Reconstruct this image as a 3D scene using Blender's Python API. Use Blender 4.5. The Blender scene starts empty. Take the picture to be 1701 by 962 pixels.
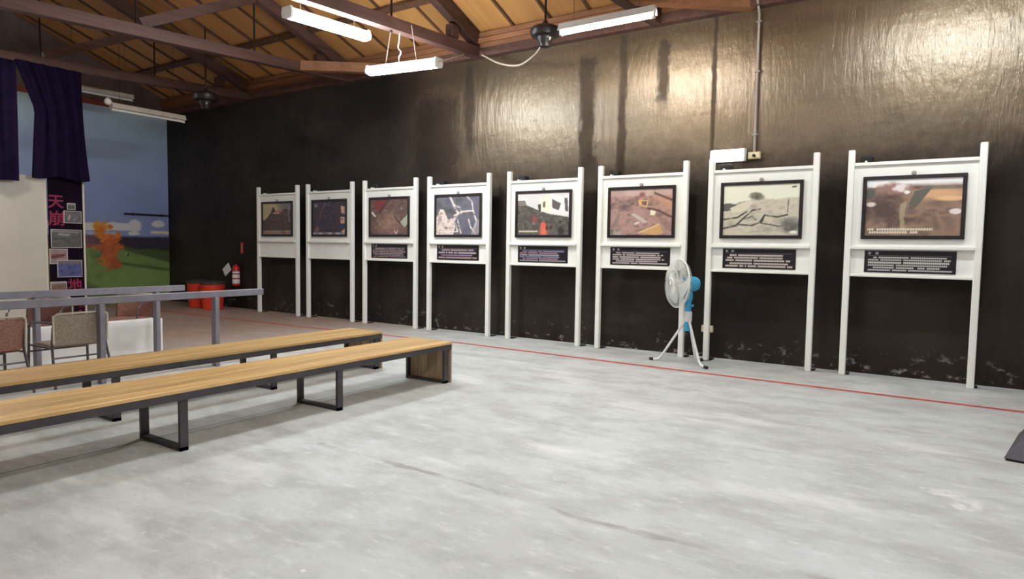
import bpy, math, random
import numpy as np
from mathutils import Vector, Matrix
random.seed(4)
S = bpy.context.scene
C = S.collection
PI = math.pi

# ------------------------------------------------------------------ camera
RX = ((0.833, 0.048, -0.551), (0.552, -0.045, 0.832), (0.015, -0.998, -0.063))
def cam_axes():
    cx, cy = 850.5, 481.0
    v1 = np.array([-791 - cx, 387 - cy]); v2 = np.array([1570 - cx, 423 - cy])
    f = math.sqrt(-(v1 @ v2))
    d1 = np.array([v1[0], v1[1], f]); d1 /= np.linalg.norm(d1)
    d2 = np.array([v2[0], v2[1], f]); d2 /= np.linalg.norm(d2)
    R = np.stack([-d1, d2, np.cross(-d1, d2)])
    return f, R
FPX, RW = cam_axes()
cam = bpy.data.cameras.new('camera')
cam.sensor_fit = 'HORIZONTAL'; cam.sensor_width = 36.0
cam.lens = FPX * 36.0 / 1701.0
cam.clip_start = 0.05; cam.clip_end = 200
co = bpy.data.objects.new('camera', cam); C.objects.link(co)
M = Matrix.Identity(4)
for i in range(3):
    M[i][0] = RW[i][0]; M[i][1] = -RW[i][1]; M[i][2] = -RW[i][2]
M[2][3] = 1.5
co.matrix_world = M
S.camera = co

# ------------------------------------------------------------------ world + exposure
wd = bpy.data.worlds.new('world'); S.world = wd; wd.use_nodes = True
wd.node_tree.nodes['Background'].inputs[0].default_value = (0.86, 0.80, 1.0, 1)
wd.node_tree.nodes['Background'].inputs[1].default_value = 0.55
S.view_settings.view_transform = 'Standard'
S.view_settings.look = 'None'
S.view_settings.exposure = 0.0
S.view_settings.gamma = 1.0
S.view_settings.use_curve_mapping = False
TUBE = 106.0           # radiance of the fluorescent covers

# ------------------------------------------------------------------ helpers
class MB:
    def __init__(s): s.v = []; s.f = []
    def add(s, vs, fs):
        n = len(s.v); s.v += [tuple(p) for p in vs]; s.f += [tuple(i + n for i in q) for q in fs]; return s
    def box(s, x0, x1, y0, y1, z0, z1):
        return s.add([(x0,y0,z0),(x1,y0,z0),(x1,y1,z0),(x0,y1,z0),(x0,y0,z1),(x1,y0,z1),(x1,y1,z1),(x0,y1,z1)],
                     [(0,3,2,1),(4,5,6,7),(0,1,5,4),(1,2,6,5),(2,3,7,6),(3,0,4,7)])
    def bbox(s, x0, x1, y0, y1, z0, z1, b=0.004):
        # box with chamfered edges
        import bmesh
        bm = bmesh.new(); bmesh.ops.create_cube(bm, size=1)
        for v in bm.verts:
            v.co = ((x0+x1)/2 + v.co.x*(x1-x0), (y0+y1)/2 + v.co.y*(y1-y0), (z0+z1)/2 + v.co.z*(z1-z0))
        bmesh.ops.bevel(bm, geom=bm.edges[:], offset=b, segments=1, affect='EDGES')
        bm.verts.index_update()
        s.add([v.co[:] for v in bm.verts], [[v.index for v in f.verts] for f in bm.faces]); bm.free(); return s
    def beam(s, a, b, w, h, up=(0,0,1)):
        # rectangular bar from a to b; w across, h along 'up'
        a = Vector(a); b = Vector(b); d = (b - a).normalized(); u = Vector(up)
        x = d.cross(u).normalized(); u = x.cross(d).normalized()
        vs = [p + x*sx*w/2 + u*sz*h/2 for p in (a, b) for sx, sz in ((-1,-1),(1,-1),(1,1),(-1,1))]
        return s.add(vs, [(0,1,2,3)[::-1],(4,5,6,7),(0,1,5,4),(1,2,6,5),(2,3,7,6),(3,0,4,7)])
    def tube(s, pts, r, n=8, cap=True):
        pts = [Vector(p) for p in pts]; rs = r if isinstance(r, (list, tuple)) else [r]*len(pts)
        base = len(s.v); prev = None
        for i, p in enumerate(pts):
            if i == 0: d = pts[1]-p
            elif i == len(pts)-1: d = p-pts[i-1]
            else: d = (pts[i+1]-p).normalized() + (p-pts[i-1]).normalized()
            d = d.normalized()
            if prev is None:
                x = d.orthogonal().normalized()
            else:
                x = (prev - d*prev.dot(d)).normalized()
            prev = x; y = d.cross(x)
            for k in range(n):
                a = 2*PI*k/n; s.v.append(tuple(p + (x*math.cos(a) + y*math.sin(a))*rs[i]))
        for i in range(len(pts)-1):
            for k in range(n):
                k2 = (k+1) % n
                s.f.append((base+i*n+k, base+i*n+k2, base+(i+1)*n+k2, base+(i+1)*n+k))
        if cap:
            s.f.append(tuple(base+k for k in range(n))[::-1]); e = base+(len(pts)-1)*n
            s.f.append(tuple(e+k for k in range(n)))
        return s
    def lathe(s, prof, n=24, o=(0,0,0), ax=(0,0,1)):
        ax = Vector(ax).normalized(); x = ax.orthogonal().normalized(); y = ax.cross(x); o = Vector(o)
        base = len(s.v)
        for r, h in prof:
            for k in range(n):
                a = 2*PI*k/n; s.v.append(tuple(o + ax*h + (x*math.cos(a)+y*math.sin(a))*max(r, 1e-4)))
        for i in range(len(prof)-1):
            for k in range(n):
                k2 = (k+1) % n
                s.f.append((base+i*n+k, base+i*n+k2, base+(i+1)*n+k2, base+(i+1)*n+k))
        s.f.append(tuple(base+k for k in range(n))[::-1]); e = base+(len(prof)-1)*n
        s.f.append(tuple(e+k for k in range(n)))
        return s
    def prism(s, poly, a, b, axis='y'):
        # polygon in (p,q) extruded from a to b along axis
        n = len(poly)
        def P(p, q, t): return (p, t, q) if axis == 'y' else ((t, p, q) if axis == 'x' else (p, q, t))
        vs = [P(p, q, a) for p, q in poly] + [P(p, q, b) for p, q in poly]
        fs = [tuple(range(n))[::-1], tuple(range(n, 2*n))] + [(i, (i+1) % n, n+(i+1) % n, n+i) for i in range(n)]
        return s.add(vs, fs)
    def mesh(s, name, smooth=False):
        m = bpy.data.meshes.new(name); m.from_pydata(s.v, [], s.f)
        import bmesh
        bm = bmesh.new(); bm.from_mesh(m); bmesh.ops.recalc_face_normals(bm, faces=bm.faces[:]); bm.to_mesh(m); bm.free()
        if smooth:
            for p in m.polygons: p.use_smooth = True
            m.set_sharp_from_angle(angle=math.radians(40))
        return m
    def obj(s, name, mat, parent=None, smooth=False, loc=None):
        m = s.mesh(name, smooth); m.materials.append(mat)
        return link(name, m, parent, loc)
def smooth(pts, k=6):
    P = [Vector(p) for p in pts]; P = [P[0]] + P + [P[-1]]; out = []
    for i in range(1, len(P)-2):
        for j in range(k):
            t = j/k; out.append(.5*((2*P[i]) + (P[i+1]-P[i-1])*t + (2*P[i-1]-5*P[i]+4*P[i+1]-P[i+2])*t*t + (3*P[i]-P[i-1]-3*P[i+1]+P[i+2])*t**3))
    return out + [P[-1]]
def link(name, m, parent=None, loc=None):
    o = bpy.data.objects.new(name, m); C.objects.link(o)
    if parent is not None: o.parent = parent
    if loc: o.location = loc
    return o
def tag(o, label, cat, group=None):
    o['label'] = label; o['category'] = cat
    if group: o['group'] = group
    return o
def thing(name, label, cat, loc=(0,0,0), rz=0, group=None):
    o = bpy.data.objects.new(name, None); C.objects.link(o); o.empty_display_size = .1
    o.location = loc; o.rotation_euler = (0, 0, rz)
    return tag(o, label, cat, group)
def struct(o): o['kind'] = 'structure'; return o
def copy_tree(o, parent=None):
    c = o.copy(); C.objects.link(c); c.parent = parent
    for ch in list(o.children): copy_tree(ch, c)
    return c

# ------------------------------------------------------------------ materials
def mat(name, col, rough=.6, var=.0, scale=6., bump=0., metal=0., spec=.5, col2=None, stretch=(1,1,1), bscale=None, emit=0., detail=4.):
    m = bpy.data.materials.new(name); m.use_nodes = True
    nt = m.node_tree; b = nt.nodes['Principled BSDF']; L = nt.links
    b.inputs['Base Color'].default_value = (*col, 1); b.inputs['Roughness'].default_value = rough
    b.inputs['Metallic'].default_value = metal; b.inputs['Specular IOR Level'].default_value = spec
    if emit:
        b.inputs['Emission Color'].default_value = (*col, 1); b.inputs['Emission Strength'].default_value = emit
    if var or bump or col2:
        tc = nt.nodes.new('ShaderNodeTexCoord'); mp = nt.nodes.new('ShaderNodeMapping'); mp.inputs['Scale'].default_value = stretch
        L.new(tc.outputs['Object'], mp.inputs[0])
        nz = nt.nodes.new('ShaderNodeTexNoise'); nz.inputs['Scale'].default_value = scale; nz.inputs['Detail'].default_value = detail
        L.new(mp.outputs[0], nz.inputs['Vector'])
        rp = nt.nodes.new('ShaderNodeValToRGB'); rp.color_ramp.elements[0].position = .3; rp.color_ramp.elements[1].position = .7
        c2 = col2 or tuple(min(1, c*(1+var)) for c in col); c1 = tuple(c*(1-var) for c in col) if not col2 else col
        rp.color_ramp.elements[0].color = (*c1, 1); rp.color_ramp.elements[1].color = (*c2, 1)
        L.new(nz.outputs[0], rp.inputs[0]); L.new(rp.outputs[0], b.inputs['Base Color'])
        if bump:
            n2 = nz
            if bscale:
                n2 = nt.nodes.new('ShaderNodeTexNoise'); n2.inputs['Scale'].default_value = bscale; n2.inputs['Detail'].default_value = 5
                L.new(mp.outputs[0], n2.inputs['Vector'])
            bp = nt.nodes.new('ShaderNodeBump'); bp.inputs['Strength'].default_value = bump; bp.inputs['Distance'].default_value = .02
            L.new(n2.outputs[0], bp.inputs['Height']); L.new(bp.outputs[0], b.inputs['Normal'])
    return m

class NT:
    """small wrapper for writing node graphs"""
    def __init__(s, m): s.t = m.node_tree; s.b = s.t.nodes['Principled BSDF']
    def n(s, typ, **k):
        x = s.t.nodes.new(typ)
        for a, v in k.items(): setattr(x, a, v)
        return x
    def put(s, sock, v):
        if hasattr(v, 'is_output') or isinstance(v, bpy.types.NodeSocket): s.t.links.new(v, sock)
        else: sock.default_value = v
    def math(s, op, a, b=0., c=None, clamp=False):
        x = s.n('ShaderNodeMath', operation=op, use_clamp=clamp); s.put(x.inputs[0], a); s.put(x.inputs[1], b)
        if c is not None: s.put(x.inputs[2], c)
        return x.outputs[0]
    def mix(s, f, a, b):
        x = s.n('ShaderNodeMix', data_type='RGBA'); s.put(x.inputs[0], f)
        s.put(x.inputs[6], (*a, 1) if isinstance(a, tuple) else a); s.put(x.inputs[7], (*b, 1) if isinstance(b, tuple) else b)
        return x.outputs[2]
    def noise(s, vec, scale, detail=4., rough=.5):
        x = s.n('ShaderNodeTexNoise'); s.put(x.inputs['Vector'], vec); x.inputs['Scale'].default_value = scale
        x.inputs['Detail'].default_value = detail; x.inputs['Roughness'].default_value = rough
        return x.outputs[0]
    def ramp(s, f, lo, hi):
        x = s.n('ShaderNodeMapRange', interpolation_type='SMOOTHSTEP'); s.put(x.inputs[0], f); x.inputs[1].default_value = lo; x.inputs[2].default_value = hi
        return x.outputs[0]
    def mapping(s, vec, sc=(1,1,1), loc=(0,0,0)):
        x = s.n('ShaderNodeMapping'); s.put(x.inputs[0], vec); x.inputs['Scale'].default_value = sc; x.inputs['Location'].default_value = loc
        return x.outputs[0]
    def bump(s, h, st, dist=.02, prev=None):
        x = s.n('ShaderNodeBump'); x.inputs['Strength'].default_value = st; x.inputs['Distance'].default_value = dist
        s.put(x.inputs['Height'], h)
        if prev is not None: s.put(x.inputs['Normal'], prev)
        return x.outputs[0]
def newmat(name):
    m = bpy.data.materials.new(name); m.use_nodes = True; return m, NT(m)

def concrete_material():
    m, g = newmat('concrete_floor')
    tc = g.n('ShaderNodeTexCoord').outputs['Object']
    sp = g.n('ShaderNodeSeparateXYZ'); g.put(sp.inputs[0], tc); X, Y = sp.outputs[0], sp.outputs[1]
    n1 = g.noise(tc, .55, 6, .6); n2 = g.noise(g.mapping(tc, (1, 1.7, 1), (3, 1, 0)), 1.7, 8, .65); n3 = g.noise(tc, 16, 6, .7)
    sw = g.noise(g.mapping(tc, (.5, 1.6, 1), (7, 2, 0)), 1.1, 5, .6)
    c = g.mix(g.ramp(n1, .3, .7), (.485, .50, .485), (.60, .63, .625))
    c = g.mix(g.math('MULTIPLY', g.ramp(n2, .40, .66), .75), c, (.385, .395, .385))
    c = g.mix(g.math('MULTIPLY', g.ramp(sw, .55, .72), .6), c, (.76, .77, .76))
    c = g.mix(g.math('MULTIPLY', g.ramp(n3, .5, .75), .22), c, (.33, .32, .30))
    sc_ = g.noise(g.mapping(tc, (1, 2.6, 1), (1, 5, 0)), 5.5, 8, .72)
    c = g.mix(g.math('MULTIPLY', g.ramp(sc_, .5, .72), .45), c, (.78, .80, .79))
    c = g.mix(g.math('MULTIPLY', g.ramp(g.noise(tc, 3.4, 8, .75), .56, .74), .35), c, (.33, .33, .32))
    # browner, darker tone on the far part of the floor
    far = g.ramp(g.math('ADD', g.math('MULTIPLY', X, -1.), g.math('MULTIPLY', n1, 2.)), 7.2, 11.5)
    c = g.mix(g.math('MULTIPLY', far, .85), c, (.36, .235, .175))
    wob = g.math('MULTIPLY', g.math('SUBTRACT', g.noise(tc, .8, 4), .5), .35)
    fine = g.math('MULTIPLY', g.math('SUBTRACT', g.noise(tc, 5, 3), .5), .05)
    def line(coord, at, wid, wv):
        d = g.math('ABSOLUTE', g.math('SUBTRACT', g.math('ADD', coord, wv), at))
        return g.math('SUBTRACT', 1., g.ramp(d, wid*.4, wid))
    # slab joints and one wandering crack
    j1 = g.math('MULTIPLY', line(X, -5.0, .012, 0.), g.math('LESS_THAN', Y, 5.75))
    j2 = g.math('MULTIPLY', line(X, -6.54, .014, fine), g.math('GREATER_THAN', Y, 7.0))
    j3 = g.math('MULTIPLY', g.math('MULTIPLY', line(Y, 3.24, .035, g.math('ADD', wob, fine)), g.math('GREATER_THAN', X, -3.9)), g.ramp(g.noise(tc, 2.2, 4), .38, .62))
    c = g.mix(g.math('MULTIPLY', j1, .75), c, (.09, .08, .075))
    c = g.mix(g.math('MULTIPLY', j2, .5), c, (.15, .14, .13))
    c = g.mix(g.math('MULTIPLY', j3, .62), c, (.2, .18, .15))
    # white paint smears
    def smear(px, py, r0, wid, ang0):
        dx = g.math('SUBTRACT', X, px); dy = g.math('SUBTRACT', Y, py)
        rr = g.math('SQRT', g.math('ADD', g.math('MULTIPLY', dx, dx), g.math('MULTIPLY', dy, dy)))
        ring = g.math('SUBTRACT', 1., g.ramp(g.math('ABSOLUTE', g.math('SUBTRACT', g.math('ADD', rr, g.math('MULTIPLY', fine, 2.)), r0)), wid*.3, wid))
        side = g.math('GREATER_THAN', g.math('ADD', g.math('MULTIPLY', dx, math.cos(ang0)), g.math('MULTIPLY', dy, math.sin(ang0))), -.02)
        return g.math('MULTIPLY', ring, side)
    sm = g.math('MULTIPLY', smear(.06, 4.74, .14, .10, .6), g.ramp(g.noise(tc, 7, 6, .7), .38, .62))
    spk = g.math('MULTIPLY', g.ramp(g.noise(tc, 9, 2), .70, .76), g.ramp(g.noise(tc, .9, 1), .5, .62))
    c = g.mix(g.math('MULTIPLY', g.math('MAXIMUM', sm, spk), .6, clamp=True), c, (.86, .87, .86))
    g.put(g.b.inputs['Base Color'], c)
    g.put(g.b.inputs['Roughness'], g.math('ADD', .42, g.math('MULTIPLY', n2, .3)))
    g.b.inputs['Specular IOR Level'].default_value = .35
    g.put(g.b.inputs['Normal'], g.bump(g.math('ADD', n3, g.math('MULTIPLY', g.math('ADD', j1, j3), -2.)), .12, .01))
    return m

def blackwall_material():
    m, g = newmat('glossy_black_wall_paint')
    tc = g.n('ShaderNodeTexCoord').outputs['Object']
    sp = g.n('ShaderNodeSeparateXYZ'); g.put(sp.inputs[0], tc); X, Z = sp.outputs[0], sp.outputs[2]
    big = g.noise(tc, .55, 5, .6)
    drip = g.noise(g.mapping(tc, (1, 1, .16)), 17, 5, .6)          # runs of paint
    lump = g.noise(g.mapping(tc, (1, 1, .55)), 5.5, 6, .62)
    trow = g.noise(g.mapping(tc, (.35, 1, 1.6)), 1.6, 6, .6)
    c = g.mix(g.ramp(big, .35, .68), (.012, .010, .011), (.034, .028, .024))
    c = g.mix(g.math('MULTIPLY', g.ramp(trow, .52, .75), .4), c, (.06, .048, .038))
    # bare flaked plaster along the foot of the wall
    foot = g.math('MULTIPLY', g.math('SUBTRACT', 1., g.ramp(Z, .1, .42)), g.ramp(g.noise(g.mapping(tc, (1, 1, 1.6)), 6, 6, .7), .57, .66))
    c = g.mix(g.math('MULTIPLY', foot, .55), c, (.42, .40, .38))
    # dark matt paint runs; widest one darkens wall where no lamp reflects
    st = None
    wv = g.math('MULTIPLY', g.math('SUBTRACT', g.noise(tc, 3.2, 8, .7), .5), .5)
    rag = g.math('MULTIPLY', g.math('SUBTRACT', g.noise(g.mapping(tc, (1, 1, .22)), 9, 6, .7), .5), .42)
    for px, wd_, z0, z1 in ((-7.02, .16, 3.2, 4.7), (-4.72, .2, 2.7, 4.45), (-4.15, .10, 2.6, 4.6), (-3.52, .13, 3.6, 4.5), (-2.78, .045, 2.8, 4.8), (-7.75, .75, 2.7, 4.15)):
        d = g.math('ADD', g.math('ABSOLUTE', g.math('SUBTRACT', g.math('ADD', X, g.math('MULTIPLY', wv, min(1., wd_*3.))), px)), g.math('MULTIPLY', rag, min(1.2, wd_*4.)))
        k = g.math('SUBTRACT', 1., g.ramp(d, wd_*.35, wd_))
        zz = g.math('ADD', Z, g.math('MULTIPLY', wv, 1.4))
        k = g.math('MULTIPLY', k, g.math('MULTIPLY', g.ramp(zz, z0-.2, z0+.2), g.math('SUBTRACT', 1., g.ramp(zz, z1-.1, z1+.15))))
        st = k if st is None else g.math('MAXIMUM', st, k)
    c = g.mix(g.math('MULTIPLY', st, .8), c, (.012, .009, .009))
    g.put(g.b.inputs['Base Color'], c)
    # upper wall glossy and browner, dado dull; far end darkened for missing lamp reflections
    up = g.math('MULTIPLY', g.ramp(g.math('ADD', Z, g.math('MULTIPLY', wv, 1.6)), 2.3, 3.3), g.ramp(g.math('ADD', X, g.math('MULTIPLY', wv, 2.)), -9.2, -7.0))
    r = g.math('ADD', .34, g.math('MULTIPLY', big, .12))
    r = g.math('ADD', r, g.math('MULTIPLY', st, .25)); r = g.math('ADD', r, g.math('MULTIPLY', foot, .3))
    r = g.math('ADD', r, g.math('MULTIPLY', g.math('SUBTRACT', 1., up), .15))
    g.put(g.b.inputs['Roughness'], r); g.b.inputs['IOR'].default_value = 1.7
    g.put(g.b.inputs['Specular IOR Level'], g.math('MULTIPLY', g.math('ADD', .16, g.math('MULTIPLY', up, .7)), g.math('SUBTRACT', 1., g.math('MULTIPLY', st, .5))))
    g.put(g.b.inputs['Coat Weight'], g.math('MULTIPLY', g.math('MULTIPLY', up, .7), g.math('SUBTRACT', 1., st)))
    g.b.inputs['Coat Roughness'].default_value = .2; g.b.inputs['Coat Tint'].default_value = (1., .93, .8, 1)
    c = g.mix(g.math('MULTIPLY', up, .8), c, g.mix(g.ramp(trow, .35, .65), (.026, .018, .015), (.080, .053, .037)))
    c = g.mix(g.math('MULTIPLY', st, g.math('ADD', .25, g.math('MULTIPLY', lump, .7))), c, (.014, .010, .010))
    g.put(g.b.inputs['Base Color'], c)
    g.b.inputs['Specular Tint'].default_value = (1., .80, .56, 1)
    wrk = g.noise(g.mapping(tc, (1, 1, .30)), 10, 7, .68); b1 = g.bump(drip, .62, .014); b2 = g.bump(wrk, .5, .024, b1); b2 = g.bump(lump, .34, .022, b2); b3 = g.bump(trow, .2, .04, b2)
    g.put(g.b.inputs['Normal'], b3); g.put(g.b.inputs['Coat Normal'], b3)
    return m

def wood(name, a, b, rough=.5, axis='y', scale=3., bump=.15):
    m, g = newmat(name)
    tc = g.n('ShaderNodeTexCoord').outputs['Object']
    oi = g.n('ShaderNodeObjectInfo').outputs['Random']
    st = {'x': (.08, 1, 1), 'y': (1, .08, 1), 'z': (1, 1, .08)}[axis]
    off = g.n('ShaderNodeCombineXYZ'); g.put(off.inputs[0], g.math('MULTIPLY', oi, 37.)); g.put(off.inputs[1], g.math('MULTIPLY', oi, 11.)); g.put(off.inputs[2], g.math('MULTIPLY', oi, 23.))
    va = g.n('ShaderNodeVectorMath', operation='ADD'); g.put(va.inputs[0], g.mapping(tc, st)); g.put(va.inputs[1], off.outputs[0])
    n1 = g.noise(va.outputs[0], scale*8, 6, .6); n2 = g.noise(va.outputs[0], scale*2, 3)
    c = g.mix(g.ramp(n1, .3, .72), a, b)
    c = g.mix(g.math('MULTIPLY', g.ramp(n2, .45, .7), .45), c, tuple(x*.6 for x in a))
    hv = g.n('ShaderNodeHueSaturation'); g.put(hv.inputs['Color'], c); g.put(hv.inputs['Value'], g.math('ADD', .84, g.math('MULTIPLY', oi, .32)))
    g.put(g.b.inputs['Base Color'], hv.outputs[0]); g.b.inputs['Roughness'].default_value = rough
    g.b.inputs['Specular IOR Level'].default_value = .4
    g.put(g.b.inputs['Normal'], g.bump(n1, bump, .01))
    return m

def print_material():
    m, g = newmat('printed_picture')
    at = g.n('ShaderNodeAttribute', attribute_name='print')
    g.put(g.b.inputs['Base Color'], at.outputs['Color']); g.b.inputs['Roughness'].default_value = .4
    return m

def tube_mat(name, col, st):
    m = bpy.data.materials.new(name); m.use_nodes = True; b = m.node_tree.nodes['Principled BSDF']
    b.inputs['Base Color'].default_value = (.8, .8, .8, 1)
    b.inputs['Emission Color'].default_value = (*col, 1); b.inputs['Emission Strength'].default_value = st
    return m

K = dict(
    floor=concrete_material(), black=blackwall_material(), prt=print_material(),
    plaster=mat('dull_plaster', (.2, .16, .15), .9, .25, 2.5, .1),
    panel=wood('orange_roof_board', (.50, .235, .075), (.60, .31, .105), .6, 'y', 1.2, .05),
    batten=wood('dark_batten', (.09, .045, .025), (.15, .075, .04), .6, 'y'),
    timber=wood('brown_roof_timber', (.075, .036, .030), (.135, .066, .05), .6, 'y'),
    timber2=wood('reddish_roof_timber', (.26, .11, .05), (.36, .17, .08), .6, 'x'),
    rod=mat('dark_iron', (.03, .022, .022), .5, .2, 20, metal=.4),
    white=mat('white_gloss_paint', (.90, .90, .85), .38, .02, 5, .03),
    frame=mat('black_picture_frame', (.02, .014, .016), .35, .2, 12),
    caption=mat('caption_black', (.02, .016, .024), .4),
    red_line=mat('red_floor_paint', (.56, .085, .07), .6, .2, 7),
    steel=mat('dark_grey_steel', (.075, .068, .075), .42, .2, 9, metal=.5),
    rail=mat('grey_rail_paint', (.20, .19, .225), .5, .12, 8),
    plank=wood('honey_bench_plank', (.50, .30, .11), (.68, .45, .19), .36, 'y', 2.5, .12),
    plank_end=wood('weathered_end_board', (.30, .21, .13), (.50, .38, .25), .6, 'z', 2.5, .2),
    blue=mat('sky_blue_plastic', (.05, .36, .62), .35, .06, 8),
    grey_plastic=mat('pale_grey_plastic', (.68, .69, .68), .4, .05, 8),
    wire=mat('pale_grille_wire', (.70, .72, .68), .4, .05, 8),
    leg=mat('white_tube_enamel', (.84, .85, .82), .35, .04, 8),
    rubber=mat('black_rubber', (.015, .014, .014), .7, .2, 20),
    wicker_red=mat('reddish_woven_wicker', (.20, .085, .06), .75, 0, 60, .5, col2=(.36, .18, .13)),
    wicker_grey=mat('greyish_woven_wicker', (.24, .19, .14), .75, 0, 60, .5, col2=(.42, .35, .27)),
    wicker_dark=mat('dark_woven_wicker', (.13, .055, .045), .75, 0, 60, .5, col2=(.24, .11, .09)),
    chair_tube=mat('grey_chair_tube', (.11, .10, .105), .35, .1, 9, metal=.4),
    chair_trim=mat('cream_chair_piping', (.55, .50, .40), .6, .1, 20),
    low=mat('white_low_wall_paint', (.80, .80, .78), .6, .05, 3, .05),
    screen=mat('off_white_panel', (.62, .59, .52), .7, .05, 2),
    cream=mat('cream_edging', (.72, .66, .56), .6, .05, 4),
    banner=mat('banner_black_vinyl', (.010, .004, .013), .9, .2, 4, spec=.12),
    charred=mat('banner_crimson_print', (.30, .008, .06), .6),
    curtain=mat('dark_purple_curtain', (.009, .004, .024), .95, .25, 6, .1, spec=.15),
    redtrim=mat('red_brown_trim', (.30, .075, .05), .6, .2, 5),
    bin=mat('bright_red_plastic', (.72, .045, .02), .4, .06, 5),
    binlid=mat('dark_bin_lid', (.045, .038, .034), .7, .3, 9),
    paper=mat('white_paper', (.78, .76, .74), .7, .05, 9),
    ext=mat('extinguisher_red', (.55, .02, .02), .3, .08, 6),
    socket=mat('ivory_plastic', (.74, .66, .42), .45, .05, 8),
    conduit=mat('grey_conduit', (.34, .30, .27), .5, .12, 8),
    fixture=mat('white_lamp_enamel', (.80, .80, .79), .4, .04, 8),
    fixture_old=mat('dusty_lamp_housing', (.60, .55, .46), .5, .1, 8),
    fandark=mat('dark_fan_enamel', (.022, .016, .018), .4, .2, 8),
    cable=mat('pale_cable', (.62, .52, .42), .6, .1, 8),
    plinth=mat('dark_violet_laminate', (.022, .012, .030), .4, .15, 6),
    cover=tube_mat('lit_fluorescent_cover', (.90, .97, 1.0), TUBE),
    cover_warm=tube_mat('lit_fluorescent_tube', (1.0, .95, .86), TUBE*2.6),
    emerg=tube_mat('lit_emergency_lamp', (.94, .99, 1.0), 5.),
)

# ------------------------------------------------------------------ the shell
W = 9.2; XB = -16.73; XF = 4.0; YR = 3.1; YL = -3.0
def roof_z(y): return 5.12 + .37*(9.15 - y) if y >= YR else 5.12 + .37*(9.15 - YR) - .37*(YR - y)
struct(MB().box(XB-.3, XF, YL-.2, W+.3, -.2, 0).obj('floor', K['floor']))
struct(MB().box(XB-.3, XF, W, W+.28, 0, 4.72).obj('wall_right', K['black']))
gb = MB().prism([(W, 0), (W, 5.1), (YR, roof_z(YR)), (YL, roof_z(YL)), (YL, 0)], XB-.28, XB, 'x')
struct(gb.obj('wall_back', K['plaster']))
struct(MB().box(XB, XF, YL-.2, YL, 0, roof_z(YL)).obj('wall_left', K['plaster']))
fb = MB().prism([(W, 0), (W, 5.1), (YR, roof_z(YR)), (YL, roof_z(YL)), (YL, 0)], XF, XF+.25, 'x')
struct(fb.obj('wall_front', K['plaster']))
# ceiling: sheathing with single boards and battens under it on the slope in view
ceil = MB()
for ya, yb in ((9.45, YR), (YR, YL-.3)):
    za, zb = roof_z(ya)+.05, roof_z(yb)+.05
    ceil.add([(XB-.3,ya,za),(XF,ya,za),(XF,yb,zb),(XB-.3,yb,zb),(XB-.3,ya,za+.06),(XF,ya,za+.06),(XF,yb,zb+.06),(XB-.3,yb,zb+.06)],
             [(0,1,2,3),(7,6,5,4),(0,4,5,1),(1,5,6,2),(2,6,7,3),(3,7,4,0)])
ceiling = struct(ceil.obj('ceiling', K['panel']))
sl = math.hypot(1, .37); n_ = Vector((0, .37/sl, 1/sl)); d_ = Vector((0, -1/sl, .37/sl))
LEN = (9.15 - YR)*sl
pm = None; bm_ = None
x = -16.40
xs = []
while x < XF: xs.append(x); x += .6895
ang = math.atan(-.37)
for i, xb in enumerate(xs):
    half = .345
    for j in range(3):
        l0, l1 = LEN*j/3, LEN*(j+1)/3
        if pm is None:
            mb = MB().bbox(-half+.004, half-.004, -(LEN/3)+.004, -.004, 0, .03, .004); pm = mb.mesh('board'); pm.materials.append(K['panel'])
        o = link('board', pm, ceiling); o.location = Vector((xb+half, 9.15, 5.12)) + d_*l0; o.rotation_euler = (ang, 0, 0)
    if bm_ is None:
        mb = MB().box(-.022, .022, -LEN, 0, -.03, -.001); bm_ = mb.mesh('batten'); bm_.materials.append(K['batten'])
    o = link('batten', bm_, ceiling); o.location = (xb, 9.15, 5.12); o.rotation_euler = (ang, 0, 0)
# eave: wall plate with stepped fascia boards
tr = MB().box(XB, XF, 9.06, 9.48, 4.72, 4.86).obj('trim_1', K['timber']); struct(tr)
MB().box(XB, XF, 9.02, 9.06, 4.93, 5.01).obj('fascia_board', K['timber2'], tr)
MB().box(XB, XF, 9.05, 9.09, 5.03, 5.11).obj('fascia_board', K['timber2'], tr)
MB().box(XB, XF, 9.09, 9.16, 4.86, 5.12).obj('fascia_board', K['timber2'], tr)
struct(MB().box(XB, XB+.05, 2.0, 9.17, 4.69, 4.80).obj('trim_2', K['redtrim']))

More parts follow.
